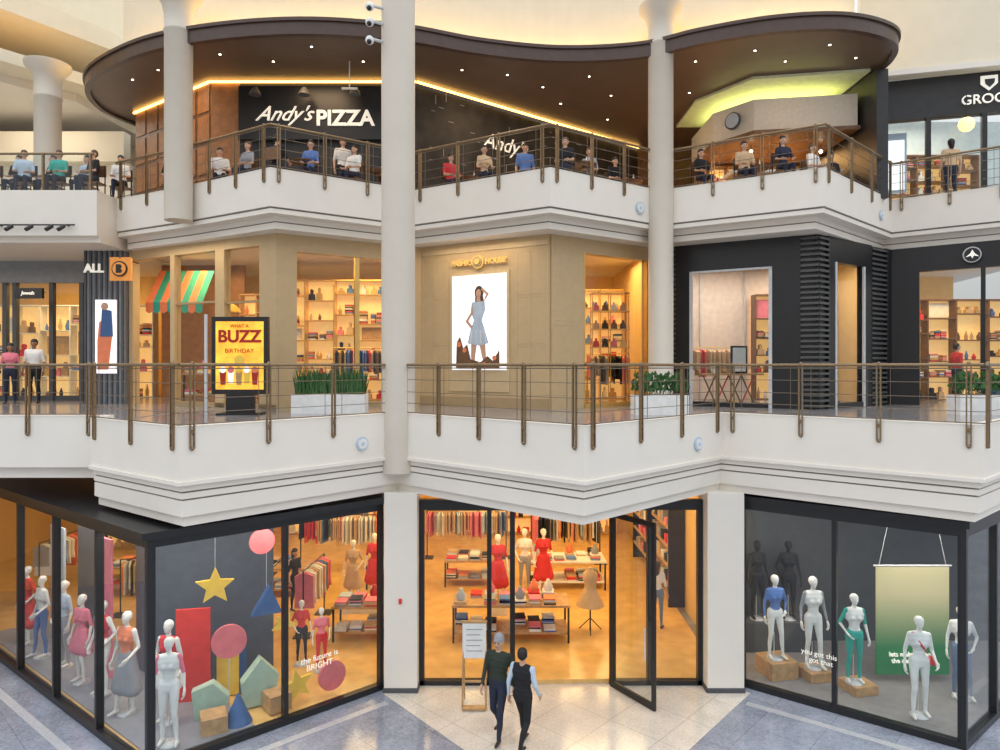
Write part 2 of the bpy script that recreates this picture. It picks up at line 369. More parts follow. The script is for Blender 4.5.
b=MB('wall_divider_ground'); b.box(4.85,5.0,15.8,26,0,3.9,warmw); b.build()
MB('floor_shop').prism([(-12.9,16.6),(-5.5,10.8),(-2.35,13.6),(4.5,13.78),(4.85,26),(-16,26),(-16,19)],0.002,.09,shopf).build()
MB('floor_shop_right').prism([(4.9,13.75),(7.75,11.5),(11.4,14.4),(11.4,15.6),(4.9,15.6)],0.002,.1,mat('grey_carpet',(.24,.225,.22),.8)).build()
b=MB('floor_display_platform'); b.prism([(-12,15.95),(-5.5,10.85),(-4.3,11.9),(-6.6,14.2),(-11,17)],.09,.12,mat('display_floor',(.26,.27,.31),.4)); b.build()
MB('wall_display_right').box(4.85,11.6,15.6,15.75,0,3.9,dgrey).build()

# --- left shop window display
b=MB('window_display_shapes')
def star(c,r,m,rot=0,a0=90):
    pts=[]
    for i in range(10):
        rr=r if i%2==0 else r*.45; a=math.radians(a0+36*i); pts.append((rr*math.cos(a),rr*math.sin(a)))
    b.flat(c,pts,m,.06,rot)
b.disc((-4.55,13.0,3.05),.24,pink,.04,.6); b.cyl((-4.55,13,3.3),(-4.55,13,3.75),.004,lgrey)
star((-5.28,12.6,2.32),.35,yellow,.3); b.cyl((-5.28,12.6,2.6),(-5.28,12.6,3.75),.004,lgrey)
b.disc((-5.02,12.6,1.3),.31,pink,.05,.4); b.cyl((-5.02,12.6,.12),(-5.02,12.6,1.1),.012,lgrey)
b.flat((-4.5,13.1,1.9),[(-.28,-.26),(.28,-.26),(.05,.28)],blue,.2,.5); b.cyl((-4.5,13.1,2.15),(-4.5,13.1,3.75),.004,lgrey)
b.flat((-4.48,12.7,.12),[(-.3,0),(.22,0),(.32,.5),(0,.85),(-.34,.45)],mint,.25,.5)
b.flat((-5.2,12.2,.12),[(-.25,0),(.22,0),(.32,.35),(.05,.62),(-.3,.5)],mint,.2,.3)
b.lathe((-4.62,12.0,.12),[(.24,0),(.02,.5)],blue,20)
star((-3.8,12.75,.42),.31,yellow,.7,100); b.disc((-3.25,13.15,.42),.28,pink,.06,.7)
star((-4.2,13.2,1.4),.24,yellow,.5,60)
b.ob((-5.75,12.75),.6,.05,.12,1.85,red,.2); b.ob((-5.2,13.0),.4,.05,.12,.95,yellow,.2)
b.flat((-5.0,13.1,.12),[(-.12,0),(.12,0),(.1,1.1),(-.02,1.2),(-.12,1.1)],blue,.1,.4)
b.ob((-4.95,11.75),.42,.42,.12,.40,wood,.5); b.ob((-4.1,12.5),.4,.4,.12,.42,wood,.7)
b.build()
b=MB('display_backdrop'); b.ob((-5.75,13.7),2.3,.06,.09,3.7,navyw,.1); b.build()
b=MB('display_banner'); b.ob((-8.1,13.9),.75,.05,.12,2.9,pinkc,-.65); b.ob((-10.2,15.7),.75,.05,.12,2.7,lblue,-.65); b.ob((-7.2,13.9),.9,.05,.12,3.6,navyw,-.65); b.ob((-9.2,15.2),1.0,.05,.12,3.6,navyw,-.65); b.build()
mannequin((-5.5,11.3,.12),10,1.78,whitec,whitec,sleeve=pinkc)
mannequin((-5.85,12.0,.12),-10,1.8,redc,whitec,sleeve=whitec,skirt=whitec,skirtlen=.3,calf=mann)
mannequin((-6.75,12.3,.12),-15,1.85,orange,greyc,sleeve=whitec,skirt=greyc,skirtlen=.55,calf=mann)
mannequin((-7.6,13.0,.12),-20,1.8,redc,whitec,sleeve=whitec)
mannequin((-8.3,13.5,.12),-20,1.75,pinkc,whitec,skirt=pinkc,skirtlen=.3,calf=mann)
mannequin((-9.1,14.2,.12),-30,1.8,lblue,greyc,sleeve=lblue)
mannequin((-9.9,14.7,.12),-30,1.75,whitec,bluec)
mannequin((-10.7,15.4,.12),-30,1.75,redc,redc,skirt=redc,skirtlen=.5,calf=mann)
text('window_lettering','the future is\nBRIGHT',(-3.3,12.45,1.0),.15,letter,w2,ang(GL[1],GL[2]),.002)

GC=[whitec,redc,tanc,bluec,pinkc,greyc,navy,orange,lblue,blackc,whitec,tanc]
def rack(name,p,q,z,m=black,frame=True,zb=.09,cols=GC,den=.07,ln=.8):
    b=MB(name)
    if frame:
        for c in(p,q): b.cyl((*c,zb),(*c,z),.018,m); b.box(c[0]-.2,c[0]+.2,c[1]-.2,c[1]+.2,zb,zb+.02,m)
    b.cyl((*p,z),(*q,z),.015,m)
    n=int(math.dist(p,q)/den); a=ang(p,q); col=random.choice(cols)
    for i in range(1,n):
        if random.random()<.45: col=random.choice(cols)
        c=lerp(p,q,i/n); l=ln*random.uniform(.7,1.05); w=random.uniform(.19,.24)
        b.flat((c[0],c[1],z-.06),[(-.04,0),(.04,0),(w,-.08),(w*.95,-l*.6),(w*1.05,-l),(-w*1.05,-l),(-w*.95,-l*.6),(-w,-.08)],col,den*.6,a+math.pi/2+random.uniform(-.35,.35))
    return b.build()
def table(name,c,sx,sy,z,top=wood,leg=black,zb=.09,piles=True,shelf=True,rot=0,cols=GC):
    b=MB(name); ca,sa=math.cos(rot),math.sin(rot); R=lambda u,v:(c[0]+ca*u-sa*v,c[1]+sa*u+ca*v)
    b.ob(c,sx,sy,z-.05,z,top,rot)
    for u in(-1,1):
        for v in(-1,1): b.ob(R(u*(sx/2-.04),v*(sy/2-.04)),.045,.045,zb,z-.05,leg,rot)
    if shelf: b.ob(c,sx-.06,sy-.06,zb+.2,zb+.24,top,rot)
    if piles:
        for lv in((z,) if not shelf else (z,zb+.24)):
            u=-sx/2+.2
            while u<sx/2-.15:
                for v in(-sy/4,sy/4):
                    if random.random()<.8:
                        h=0; 
                        for k in range(random.randint(2,5)):
                            b.ob(R(u,v),.27,.32,lv+h,lv+h+.032,random.choice(cols),rot+random.uniform(-.08,.08)); h+=.034
                        if lv==z and random.random()<.3: b.lathe((*R(u,v),lv+h),[(.09,0),(.12,.1),(.05,.2),(.04,.26)],random.choice(cols),12)
                u+=.34
    return b.build()
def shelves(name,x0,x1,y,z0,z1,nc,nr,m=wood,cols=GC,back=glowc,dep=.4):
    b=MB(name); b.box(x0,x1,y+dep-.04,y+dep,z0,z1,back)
    xs=[0]+sorted((i+random.uniform(-.22,.22))/nc for i in range(1,nc))+[1]; xs=[x0+(x1-x0)*t for t in xs]
    for x in xs: b.box(x-.02,x+.02,y,y+dep-.04,z0,z1,m)
    for i in range(nc):
        a0,a1=xs[i],xs[i+1]
        zs=[0]+sorted((j+random.uniform(-.3,.3))/nr for j in range(1,nr))+[1]; zs=[z0+(z1-z0)*t for t in zs]
        for j in range(nr):
            zz=zs[j]; rh=zs[j+1]-zz; b.box(a0+.02,a1-.02,y,y+dep-.04,zz,zz+.03,m)
            x=a0+.08; kind=random.random()
            if kind<.14:
                c=lerp((a0,0),(a1,0),.5)[0]; w=(a1-a0)*.36; b.flat((c,y+.2,zz+.05),[(-w,0),(w,0),(w,rh*.75),(-w,rh*.75)],random.choice(cols),.03); continue
            while x<a1-.2:
                w=random.uniform(.12,.26); h=rh*random.uniform(.35,.75); z=zz+.03; mm=random.choice(cols)
                if x+w>a1-.04: break
                kk=random.random()
                if kind<.5: b.flat((x+w/2,y+.17,z),[(-w/2,0),(w/2,0),(w*.42,h*.55),(w*.15,h*.58),(w*.2,h*.9),(0,h),(-w*.2,h*.9),(-w*.15,h*.58),(-w*.42,h*.55)],mm,.14)
                elif kind<.8 or kk<.2:
                    hh=0
                    while hh<h*.6: b.box(x,x+w,y+.05,y+.3,z+hh,z+hh+.035,random.choice(cols)); hh+=.038
                else: b.lathe((x+w/2,y+.17,z),[(w*.3,0),(w*.4,h*.3),(w*.15,h*.6),(w*.12,h*.7)],mm,10)
                x+=w+random.uniform(.03,.14)
    b.box(x0,x1,y,y+dep,z1-.02,z1+.02,m)
    return b.build()
table('display_table',(.25,15.9),2.7,.9,.95,wood)
table('display_table',(1.9,19.6),2.2,1.0,.9,whitec)
table('display_table',(-.9,19.8),1.4,.9,.85,wood)
table('display_table',(-3.1,15.9),1.5,.8,.9,wood); table('display_table',(-6.2,18.9),2.0,.9,.9,wood)
table('display_table',(-3.1,19.6),1.4,.9,.8,wood); table('display_table',(-7.6,16.6),1.4,.8,.85,wood); table('display_table',(-10.5,19),1.8,.9,.9,wood)
rack('clothes_rack',(1.0,21.8),(3.2,21.8),1.65); rack('clothes_rack',(-2.4,22.4),(.2,22.4),1.65)
rack('clothes_rack',(-6.3,21.5),(-3.2,21.5),1.7); rack('clothes_rack',(-4.6,15.9),(-4.5,17.4),1.6); rack('clothes_rack',(-8.8,20.4),(-7,20.6),1.7)
rack('clothes_rack',(-12.2,18),(-12.0,20.5),1.7); rack('clothes_rack',(-9.6,17.2),(-8.6,17.6),1.5)
shelves('shelf_unit',-8,-3,25.4,.1,3.2,5,5); shelves('shelf_unit',-1.6,1.2,25.4,.1,3.0,3,5); shelves('shelf_unit',1.6,4.4,25.4,.1,3.0,3,5); shelves('shelf_unit',-14.5,-9,23.4,.1,3.0,6,5)
b=MB('wall_shelf')
for z in(.6,1.1,1.6,2.1,2.6): b.box(4.4,4.83,17.8,22.5,z,z+.04,wood)
for y in(17.8,20,22.5): b.box(4.4,4.83,y-.03,y+.03,.09,2.9,black)
for z in(.64,1.14,1.64,2.14):
    y=17.9
    while y<22.2: b.box(4.47,4.75,y,y+.25,z,z+random.uniform(.15,.32),random.choice(GC)); y+=.38
b.build()
b=MB('dress_form'); c=(2.15,16.2,.09)
b.lathe(c,[(.02,0),(.02,.75)],black,10); 
for a in range(3): b.cyl((c[0],c[1],.4),(c[0]+.3*math.cos(a*2.1+.4),c[1]+.3*math.sin(a*2.1+.4),.09),.012,black)
b.lathe(c,[(.34,.62),(.25,.8),(.15,1.0),(.13,1.08),(.18,1.25),(.17,1.38),(.07,1.44),(.05,1.52)],tanc,20); b.build()
for x,hd,t,bt,sk in((-.05,5,redc,redc,redc),(.65,-5,whitec,greyc,None),(1.15,10,redc,redc,redc)):
    yy=18.0 if x>0.3 else 17.4
    p=MB('plinth'); p.box(x-.22,x+.22,yy-.25,yy+.25,.09,.35,whitec); p.build(.01)
    mannequin((x,yy,.35),hd,1.75,t,bt,skirt=sk,calf=mann if sk else None)
mannequin((-3.8,17.6,.3),0,1.6,tanc,tanc,skirt=tanc,calf=mann); mannequin((-3.3,17.9,.3),0,1.7,redc,navy,skirt=redc,calf=mann)
b=MB('plinth'); b.box(-4.1,-3.05,17.3,18.2,.09,.3,whitec); b.build()
figure('shopper',(3.8,16.4,.09),150,1.62,whitec,denim,hairlen=.18,hair=hairB,fem=True)
figure('shopper',(-5.3,17.6,.09),60,1.6,blackc,blackc,hairlen=.15,fem=True)
mannequin((-4.2,14.4,.09),20,1.35,redc,navy); mannequin((-3.7,14.1,.09),20,1.3,pinkc,redc)
b=MB('ceiling_lights_ground')
for x in(-7,-5.5,-4,-2.5,-1,.5,2,3.5):
    for y in(15,17,19,21,23): b.lathe((x,y,3.84),[(.09,0),(.09,.05)],ledw,14)
b.build()
for x,y in((-6.5,17),(-3,17.5),(0,16),(2.8,17.5),(0,22),(3,22),(-5,22),(-10.5,19)):
    area('shop_ceiling_light',(x,y,3.78),2.2,2.2,88,(1,.66,.26))
area('display_light',(-6.2,12.1,3.6),1.3,.8,60,(1,.88,.75)); area('display_light',(-9,14.6,3.6),3.0,.8,85,(1,.85,.7),(0,0,-.65))
area('display_light',(-4.2,12.7,3.6),1.2,.5,30,(1,.85,.7),(0,0,.72))

# right window display
b=MB('display_plinth')
for c,s,h in(((5.65,13.9),.6,.45),((6.35,13.75),.5,.3),((6.95,13.2),.5,.28)): b.ob(c,s,s,.1,h,wood,.2)
b.build(.01)
mannequin((5.6,13.85,.45),5,1.7,bluec,whitec,fore=bluec)
mannequin((6.33,13.75,.3),0,1.85,whitec,whitec,sleeve=greyc,fore=greyc)
mannequin((6.85,13.15,.28),-5,1.72,whitec,teal,sleeve=teal)
mannequin((7.55,12.25,.1),-10,1.8,whitec,whitec,bag=redc)
mannequin((8.75,12.9,.1),-20,1.75,whitec,denim)
# black figures stand in for reflections of people above, on an added ledge
b=MB('reflection_figure_ledge'); b.box(5.3,6.9,14.95,15.5,.1,.75,dgrey); b.build(.01)
mannequin((5.75,15.2,.75),10,1.75,blackc,blackc,skin=blackc,shoes=blackc); mannequin((6.45,15.2,.75),-10,1.75,blackc,blackc,skin=blackc,shoes=blackc)
gm=bpy.data.materials.new('printed_banner'); gm.use_nodes=True; n=gm.node_tree.nodes; l=gm.node_tree.links
tcn=n.new('ShaderNodeTexCoord'); sx=n.new('ShaderNodeSeparateXYZ'); cr=n.new('ShaderNodeValToRGB')
l.new(tcn.outputs['Generated'],sx.inputs[0]); l.new(sx.outputs['Z'],cr.inputs[0]); l.new(cr.outputs[0],n['Principled BSDF'].inputs['Base Color'])
cr.color_ramp.elements[0].color=(.03,.20,.07,1); cr.color_ramp.elements[0].position=.25
cr.color_ramp.elements[1].color=(.60,.53,.30,1); cr.color_ramp.elements[1].position=.75
l.new(cr.outputs[0],n['Principled BSDF'].inputs['Emission Color']); n['Principled BSDF'].inputs['Emission Strength'].default_value=.15
b=MB('hanging_banner'); b.box(7.5,8.95,13.55,13.58,.25,2.4,gm); hb=b.build()
b=MB('banner_wires'); b.cyl((7.55,13.56,2.4),(7.85,13.56,3.8),.006,lgrey); b.cyl((8.9,13.56,2.4),(8.6,13.56,3.8),.006,lgrey); b.cyl((7.45,13.56,2.42),(9.0,13.56,2.42),.02,lgrey); b.build(parent=hb)
text('banner_lettering','lets make green\nthe new black',(8.15,13.52,.6),.13,letter,hb)
text('window_lettering_right','you got this\ni got that',(5.95,12.69,.95),.13,letter,w3,ang(GR[0],GR[1]),.002)
area('display_light',(6,13.9,3.6),1.8,.6,45,(1,.9,.8)); area('display_light',(8.2,12.9,3.6),1.5,.6,50,(1,.9,.8))

b=MB('sign_stand'); x,y=-.48,12.7
b.box(x-.22,x+.22,y-.02,y+.02,.95,1.62,whitec); b.box(x-.24,x+.24,y-.025,y+.03,1.6,1.64,wood)
for i in range(5): b.box(x-.15,x+.15-.04*(i%2),y-.024,y-.02,1.48-.1*i,1.495-.1*i,greyc)
for s in(-1,1): b.cyl((x+s*.2,y+.02,1.6),(x+s*.22,y-.05,.02),.018,wood); b.cyl((x+s*.2,y+.04,1.5),(x+s*.2,y+.35,.02),.015,wood)
b.box(x-.22,x+.22,y-.12,y+.02,0.02,.06,wood); b.box(x-.22,x+.22,y-.03,y+.01,.5,.53,wood); b.build()
figure('walking_man',(-.02,11.7,0.006),-25,1.78,olive,navy,sleeve=olive,fore=olive,hair=hairG,cap=greyc,vox=.01,
  pose=dict(kL=(.09,-.14,.5),aL=(.09,-.20,.09),kR=(-.09,-.03,.49),aR=(-.09,.22,.14),eL=(.24,.08,1.14),wL=(.25,.07,.88),eR=(-.24,-.04,1.13),wR=(-.22,-.2,.93)))
figure('walking_person',(.38,11.35,0.006),150,1.70,blackc,blackc,sleeve=lblue,fore=lblue,hair=hairK,vox=.01,turn=10,
  pose=dict(kL=(.09,-.16,.51),aL=(.09,-.24,.1),kR=(-.09,.0,.49),aR=(-.09,.26,.16),eL=(.24,.07,1.14),wL=(.25,.05,.9),eR=(-.24,-.0,1.13),wR=(-.24,-.16,.92)))

# ------------------------------------------------------------------ LEVEL 2 SLAB
P2=[(-7.35,12.2),(-4.9,10.4),(-2.05,13.5),(1.31,10.5),(4.41,13.5),(7.6,10.7),(12.5,14.9)]
back2=[(15,30),(-7.35,30)]
b=MB('balcony_slab_level_2')
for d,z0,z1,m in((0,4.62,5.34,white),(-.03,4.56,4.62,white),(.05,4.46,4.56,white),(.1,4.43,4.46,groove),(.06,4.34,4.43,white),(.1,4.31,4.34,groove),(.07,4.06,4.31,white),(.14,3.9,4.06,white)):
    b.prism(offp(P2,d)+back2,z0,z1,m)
ribbon(b,P2,0,.22,5.34,5.47,white); b.build()
MB('floor_level_2').prism(offp(P2,.22)+back2,5.34,5.36,l2floor).build()
b=MB('bridge_slab_left'); b.box(-16,-7.35,12.75,30,4.5,5.34,white); b.box(-16,-7.35,12.9,30,4.28,4.5,white); b.box(-16,-7.35,12.75,12.95,5.34,5.47,white)
b.box(-16,-7.36,12.95,30,5.34,5.36,l2floor); b.build()
def railing(name,path,zb,zt,drop=.35,sp=1.15,off=-.02,verts=True):
    b=MB(name); pp=offp(path,off)
    for i in range(len(pp)-1):
        p,q=pp[i],pp[i+1]; Ln=math.dist(p,q)
        b.cyl((*p,zt),(*q,zt),.028,bronze,n=10)
        for k,f in enumerate((.06,.3,.55,.78,.97)):
            z=zt-(zt-zb)*f; r=.010 if k in(0,4) else .006
            b.cyl((*p,z),(*q,z),r,cablem,n=6)
        n=max(1,round((Ln-.4)/sp))
        for j in range(n+1):
            t=(.2+(Ln-.4)*j/n)/Ln; c=lerp(p,q,t); a=ang(p,q)
            for s in(-.03,.03):
                cc=(c[0]+math.cos(a)*s,c[1]+math.sin(a)*s); b.ob(cc,.018,.045,zb-drop,zt-.02,bronze,a)
            b.sph((*c,zb-drop),.035,bronze,8); b.sph((*c,zt+.02),.035,bronze,8); b.ob(c,.08,.03,zb-.12,zb-.06,bronze,a)
            if verts and j<n:
                for ff in(.14,.86):
                    t2=t+ff*(Ln-.4)/n/Ln; c2=lerp(p,q,t2); b.cyl((*c2,zb+.02),(*c2,zt),.006,cablem,n=6)
    return b.build()
railing('balcony_railing',P2[:3],5.47,6.42); railing('balcony_railing',P2[2:],5.47,6.42)
railing('balcony_railing',[(-15.9,12.75),(-7.5,12.75)],5.47,6.42)
def column(name,c,z0,z1,r=.33,cap=True,base=True):
    b=MB(name); pr=[(r*1.12,0),(r*1.12,.12),(r,.16)] if base else [(r,0)]
    H=z1-z0
    if cap: pr+=[(r,H-1.0),(r*1.06,H-.98),(r*1.06,H-.93),(r,H-.9),(r*1.02,H-.55),(r*1.2,H-.3),(r*1.7,H-.1),(r*1.75,H)]
    else: pr+=[(r,H)]
    b.lathe((c[0],c[1],z0),pr,colm,40); return b.build()
column('column',(-2.02,13.5),4.3,17.5,.33,False,False)
column('column',(4.03,17.05),5.36,15.4,.31,True,True); column('column',(-7.75,16.4),9.9,15.4,.32,True,False)
column('column',(-12.9,19.4),10.85,15.0,.34)
b=MB('security_camera')
for z in(13.4,13.1,12.75): b.cyl((-2.30,13.32,z),(-2.5,13.2,z),.03,lgrey); b.sph((-2.52,13.15,z-.05),.085,whitec); b.sph((-2.52,13.1,z-.1),.05,black)
b.build()
def speaker(p,q,t,z,r=.13):
    c=lerp(p,q,t); a=ang(p,q); n=(math.sin(a)*.02,-math.cos(a)*.02); b=MB('wall_speaker')
    b.disc((c[0]+n[0],c[1]+n[1],z),r,lblue,.03,a); b.disc((c[0]+n[0]*1.6,c[1]+n[1]*1.6,z),r*.75,whitec,.03,a); b.disc((c[0]+n[0]*2,c[1]+n[1]*2,z),r*.3,lblue,.03,a); b.build()
speaker(P2[1],P2[2],.8,4.93); speaker(P2[3],P2[4],.78,4.93)
def planter(name,x0,x1,y,kind):
    b=MB(name); z=5.36; b.box(x0,x1,y,y+.45,z,z+.42,whitec); b.box(x0+.03,x1-.03,y+.03,y+.42,z+.42,z+.43,woodd)
    for i in range(int((x1-x0)*(230 if kind else 260))):
        x=random.uniform(x0+.05,x1-.05); yy=random.uniform(y+.06,y+.4)
        if kind==0:
            h=random.uniform(.3,.62); dx=random.uniform(-.12,.12); dy=random.uniform(-.08,.08); w=.018
            b.add([(x-w,yy,z+.42),(x+w,yy,z+.42),(x+dx*.5+w*.8,yy+dy*.5,z+.42+h*.6),(x+dx,yy+dy,z+.42+h),(x+dx*.5-w*.8,yy+dy*.5,z+.42+h*.6)],[(0,1,2,3,4)],leaf)
        else:
            h=random.uniform(.05,.42); a=random.uniform(0,6.28); w=.05; x2=x+random.uniform(-.12,.12); y2=yy+random.uniform(-.1,.1)
            b.add([(x2,y2,z+.42+h),(x2+w*math.cos(a),y2+w*math.sin(a),z+.45+h),(x2+.02,y2,z+.53+h),(x2-w*math.cos(a),y2-w*math.sin(a),z+.46+h)],[(0,1,2,3)],leaf)
            if i%4==0: b.cyl((x,yy,z+.42),(x2,y2,z+.45+h),.005,leaf,n=5)
    return b.build()
planter('planter_box',-4.55,-2.95,14.8,0); planter('planter_box',2.85,4.0,14.4,1)
planter('planter_box',9.75,11.4,14.4,1)
b=MB('poster_kiosk'); x0,x1,y=-6.15,-4.95,14.5
b.box(x0,x1,y,y+.12,5.8,7.45,black); b.box(x0+.09,x1-.09,y-.01,y,5.9,7.35,mat('kiosk_poster',(1,.50,.06),emit=.8,ecol=(1,.36,.02),var=.5,scale=3.5))
b.box(x0+.3,x1-.3,y+.0,y+.1,5.4,5.8,black); b.box(x0+.15,x1-.15,y-.15,y+.3,5.36,5.4,black); b.cyl((x0-.12,y,5.36),(x0-.12,y,7.5),.035,lgrey)
k=b.build(); redl=mat('poster_red',(.4,.02,.01),.5)
text('poster_title','BUZZ',((x0+x1)/2,y-.02,7.02),.36,redl,k,0,.004,0,.012); text('poster_text','BIRTHDAY',((x0+x1)/2,y-.02,6.72),.13,redl,k,0,.004); text('poster_text_top','WHAT A',((x0+x1)/2,y-.02,7.25),.1,redl,k,0,.004)
b=MB('poster_art_cups')
for i in range(5): b.flat((x0+.25+i*.17,y-.02,6.0+.03*(i%2)),[(-.05,0),(.05,0),(.07,.28),(-.07,.28)],(redl,letter,wood,yellow,redl)[i],.01); b.disc((x0+.25+i*.17,y-.025,6.32),.07,(letter,pink,yellow,letter,orange)[i],.01)
b.disc(((x0+x1)/2,y-.018,6.52),.11,yellow,.01); b.build(parent=k)

# ------------------------------------------------------------------ LEVEL 2 SHOPFRONTS
F=[(-10.2,18.7),(-5.3,16.1),(-2.1,18.1),(1.2,16.2),(4.1,18.2),(7.6,16.2),(10.6,18.4),(14.5,15.4)]
Z0,Z1=5.36,9.55
def sf(name): return MB(name)
b=sf('storefront_corner_shop'); p,q=F[0],F[1]
for t0,t1 in((0,.03),(.31,.34),(.62,.68),(.9,1.0)): b.seg(p,q,t0,t1,Z0,9.3,.2,tan)
b.seg(p,q,0,1,9.3,Z1,.2,tan); b.seg(p,q,.34,1,Z0,Z0+.12,.18,tand)
b.seg(p,q,.34,.62,Z0+.12,9.3,.015,glass,.08); b.seg(p,q,.68,.9,Z0+.12,9.3,.015,glass,.08)
b.seg(p,q,.34,.62,8.0,8.05,.1,tand,.04); b.seg(p,q,.68,.9,7.95,8.0,.1,tand,.04)
p,q=F[1],F[2]
b.seg(p,q,0,.13,Z0,Z1,.2,tan); b.seg(p,q,.93,1,Z0,Z1,.2,tan); b.seg(p,q,.13,.93,9.15,Z1,.2,tan); b.seg(p,q,.13,.93,Z0,Z0+.12,.18,tand)
b.seg(p,q,.13,.93,Z0+.12,9.15,.015,glass,.08); b.seg(p,q,.52,.55,Z0+.12,9.15,.1,gold,.04)
b.build()
b=sf('storefront_beige_shop'); p,q=F[2],offp([F[2],F[3],F[4]],0)[1]
b.seg(p,q,0,.995,Z0,Z1,.2,tan)
b.seg(p,q,.02,.99,9.3,9.42,.05,tanl,-.03); b.seg(p,q,0,.99,Z0,Z0+.25,.06,tand,-.04)
for t0,t1 in((.02,.12),(.125,.225),(.76,.86),(.865,.985)):
    for z0,z1 in((5.7,6.9),(6.95,8.1),(8.15,9.2)):
        for a0,a1,c0,c1 in((t0,t1,z0,z0+.015),(t0,t1,z1-.015,z1),(t0,t0+.005,z0,z1),(t1-.005,t1,z0,z1)): b.seg(p,q,a0,a1,c0,c1,.012,tanl,-.006)
b.seg(p,q,.25,.71,5.75,8.78,.05,tanl,-.03); b.seg(p,q,.27,.69,6.3,8.7,.02,postw,-.05)
cs=lerp(p,q,.48); a=ang(p,q); sh=b.build()
p,q=F[3],F[4]; b=sf('storefront_beige_shop_return')
b.seg(p,q,0.01,.3,Z0,Z1,.2,tan); b.seg(p,q,.95,1,Z0,Z1,.25,tan); b.seg(p,q,.3,.95,9.2,Z1,.25,tan)
for z0,z1 in((5.7,7.4),(7.5,9.2)):
    for a0,a1,c0,c1 in((.03,.27,z0,z0+.015),(.03,.27,z1-.015,z1),(.03,.036,z0,z1),(.264,.27,z0,z1)): b.seg(p,q,a0,a1,c0,c1,.012,tanl,-.006)
b.seg(p,q,.3,.95,Z0,9.2,.015,glass,.1); b.seg(p,q,.3,.315,Z0,9.2,.12,gold); b.seg(p,q,.935,.95,Z0,9.2,.12,gold); b.seg(p,q,.3,.95,Z0,Z0+.1,.12,gold); b.build()
nx,ny=math.sin(a)*.07,-math.cos(a)*.07
goldb=mat('gold_sign',(.95,.62,.18),.25,.6,emit=.25,ecol=(1,.6,.2))
text('shop_sign','FASHION    HOUSE',(cs[0]+nx,cs[1]+ny,9.02),.19,goldb,sh,a,.02,0,.007)
b=MB('sign_emblem'); b.disc((cs[0]+nx*1.2,cs[1]+ny*1.2,9.02),.17,goldb,.03,a); b.disc((cs[0]+nx*1.6,cs[1]+ny*1.6,9.02),.13,tand,.03,a); b.disc((cs[0]+nx*2,cs[1]+ny*2,9.02),.07,goldb,.03,a); b.build(parent=sh)
b=MB('poster_model')
o=(cs[0]+nx,cs[1]+ny,7.25); ca,sa=math.cos(a),math.sin(a)
def pl(pts,m,k=0): b.flat((o[0]+sa*.008*k,o[1]-ca*.008*k,o[2]),pts,m,.006,a)
def pd(u,z,r,m,k=0,rz=None): b.disc((o[0]+ca*u+sa*.008*k,o[1]+sa*u-ca*.008*k,o[2]+z),r,m,.006,a,rz=rz)
pd(.03,1.0,.13,hairB,1,.17); pl([(-.08,.9),(.15,.9),(.2,.6),(.1,.55),(-.1,.6)],hairB,1); pd(.02,.98,.075,skinA,2,.10); pl([(-.03,.9),(.07,.9),(.08,.78),(-.04,.78)],skinA,2)
pl([(-.17,.76),(.2,.78),(.22,.55),(.12,.3),(.2,.1),(.32,-.28),(.05,-.34),(-.3,-.28),(-.2,.1),(-.11,.3),(-.2,.5)],lblue,3)
for u in(-.16,-.04,.08,.2): pl([(u-.01,.05),(u+.01,.05),(u*1.3+.015,-.27),(u*1.3-.015,-.27)],whitec,4)
pl([(-.17,.76),(-.2,.5),(-.36,.28),(-.2,.1),(-.14,.14),(-.27,.29),(-.12,.5)],skinA,4); pl([(.2,.77),(.34,.95),(.14,1.12),(.1,1.07),(.25,.94),(.16,.7)],skinA,4)
pl([(-.2,-.3),(-.03,-.32),(-.08,-.62),(-.1,-.9),(-.18,-.9),(-.2,-.6)],skinA,2); pl([(.05,-.32),(.22,-.3),(.24,-.6),(.3,-.9),(.22,-.9),(.12,-.6)],skinA,2)
pl([(-.64,-.92),(-.62,-.25),(-.52,-.1),(-.42,-.4),(-.3,-.3),(-.2,-.68),(.1,-.75),(.3,-.6),(.45,-.72),(.64,-.45),(.64,-.92)],woodd,5)
for u,z,r in((-.55,-.3,.07),(-.38,-.45,.06),(.5,-.65,.06),(.2,-.8,.05)): pd(u,z,r,orange,6)
b.build(parent=sh)
b=sf('storefront_black_shop')
lgv=mat('louvre_grey',(.085,.085,.085),.4)
def louv(p,q,t0,t1,z0=Z0,z1=Z1):
    b.seg(p,q,t0,t1,z0,z1,.15,black,.06); z=z0+.05
    while z<z1-.08: b.seg(p,q,t0,t1,z,z+.055,.08,lgv,-.02); z+=.13
p,q=F[4],F[5]
louv(p,q,.02,.15); b.seg(p,q,.15,.24,Z0,Z1,.2,black); b.seg(p,q,.24,.74,8.85,Z1,.2,black); b.seg(p,q,.74,.9,Z0,Z1,.2,black); louv(p,q,.9,1)
b.seg(p,q,.24,.74,Z0,Z0+.12,.18,black); b.seg(p,q,.24,.74,Z0+.1,8.85,.015,glass,.1); b.seg(p,q,.24,.26,Z0,8.85,.05,lgrey,-.02); b.seg(p,q,.72,.74,Z0,8.85,.05,lgrey,-.02); b.seg(p,q,.24,.74,8.8,8.85,.05,lgrey,-.02)
p,q=F[5],F[6]
louv(p,q,0,.12); b.seg(p,q,.12,.2,Z0,Z1,.2,black); b.seg(p,q,.2,.6,8.95,Z1,.2,black); b.seg(p,q,.6,.7,Z0,Z1,.2,black); louv(p,q,.7,.92); b.seg(p,q,.92,1,Z0,Z1,.2,black)
b.seg(p,q,.2,.6,Z0,8.95,.015,glass,.1); b.seg(p,q,.2,.6,Z0,Z0+.12,.16,black); b.seg(p,q,.2,.22,Z0,8.95,.05,lgrey,-.02); b.seg(p,q,.58,.6,Z0,8.95,.05,lgrey,-.02)
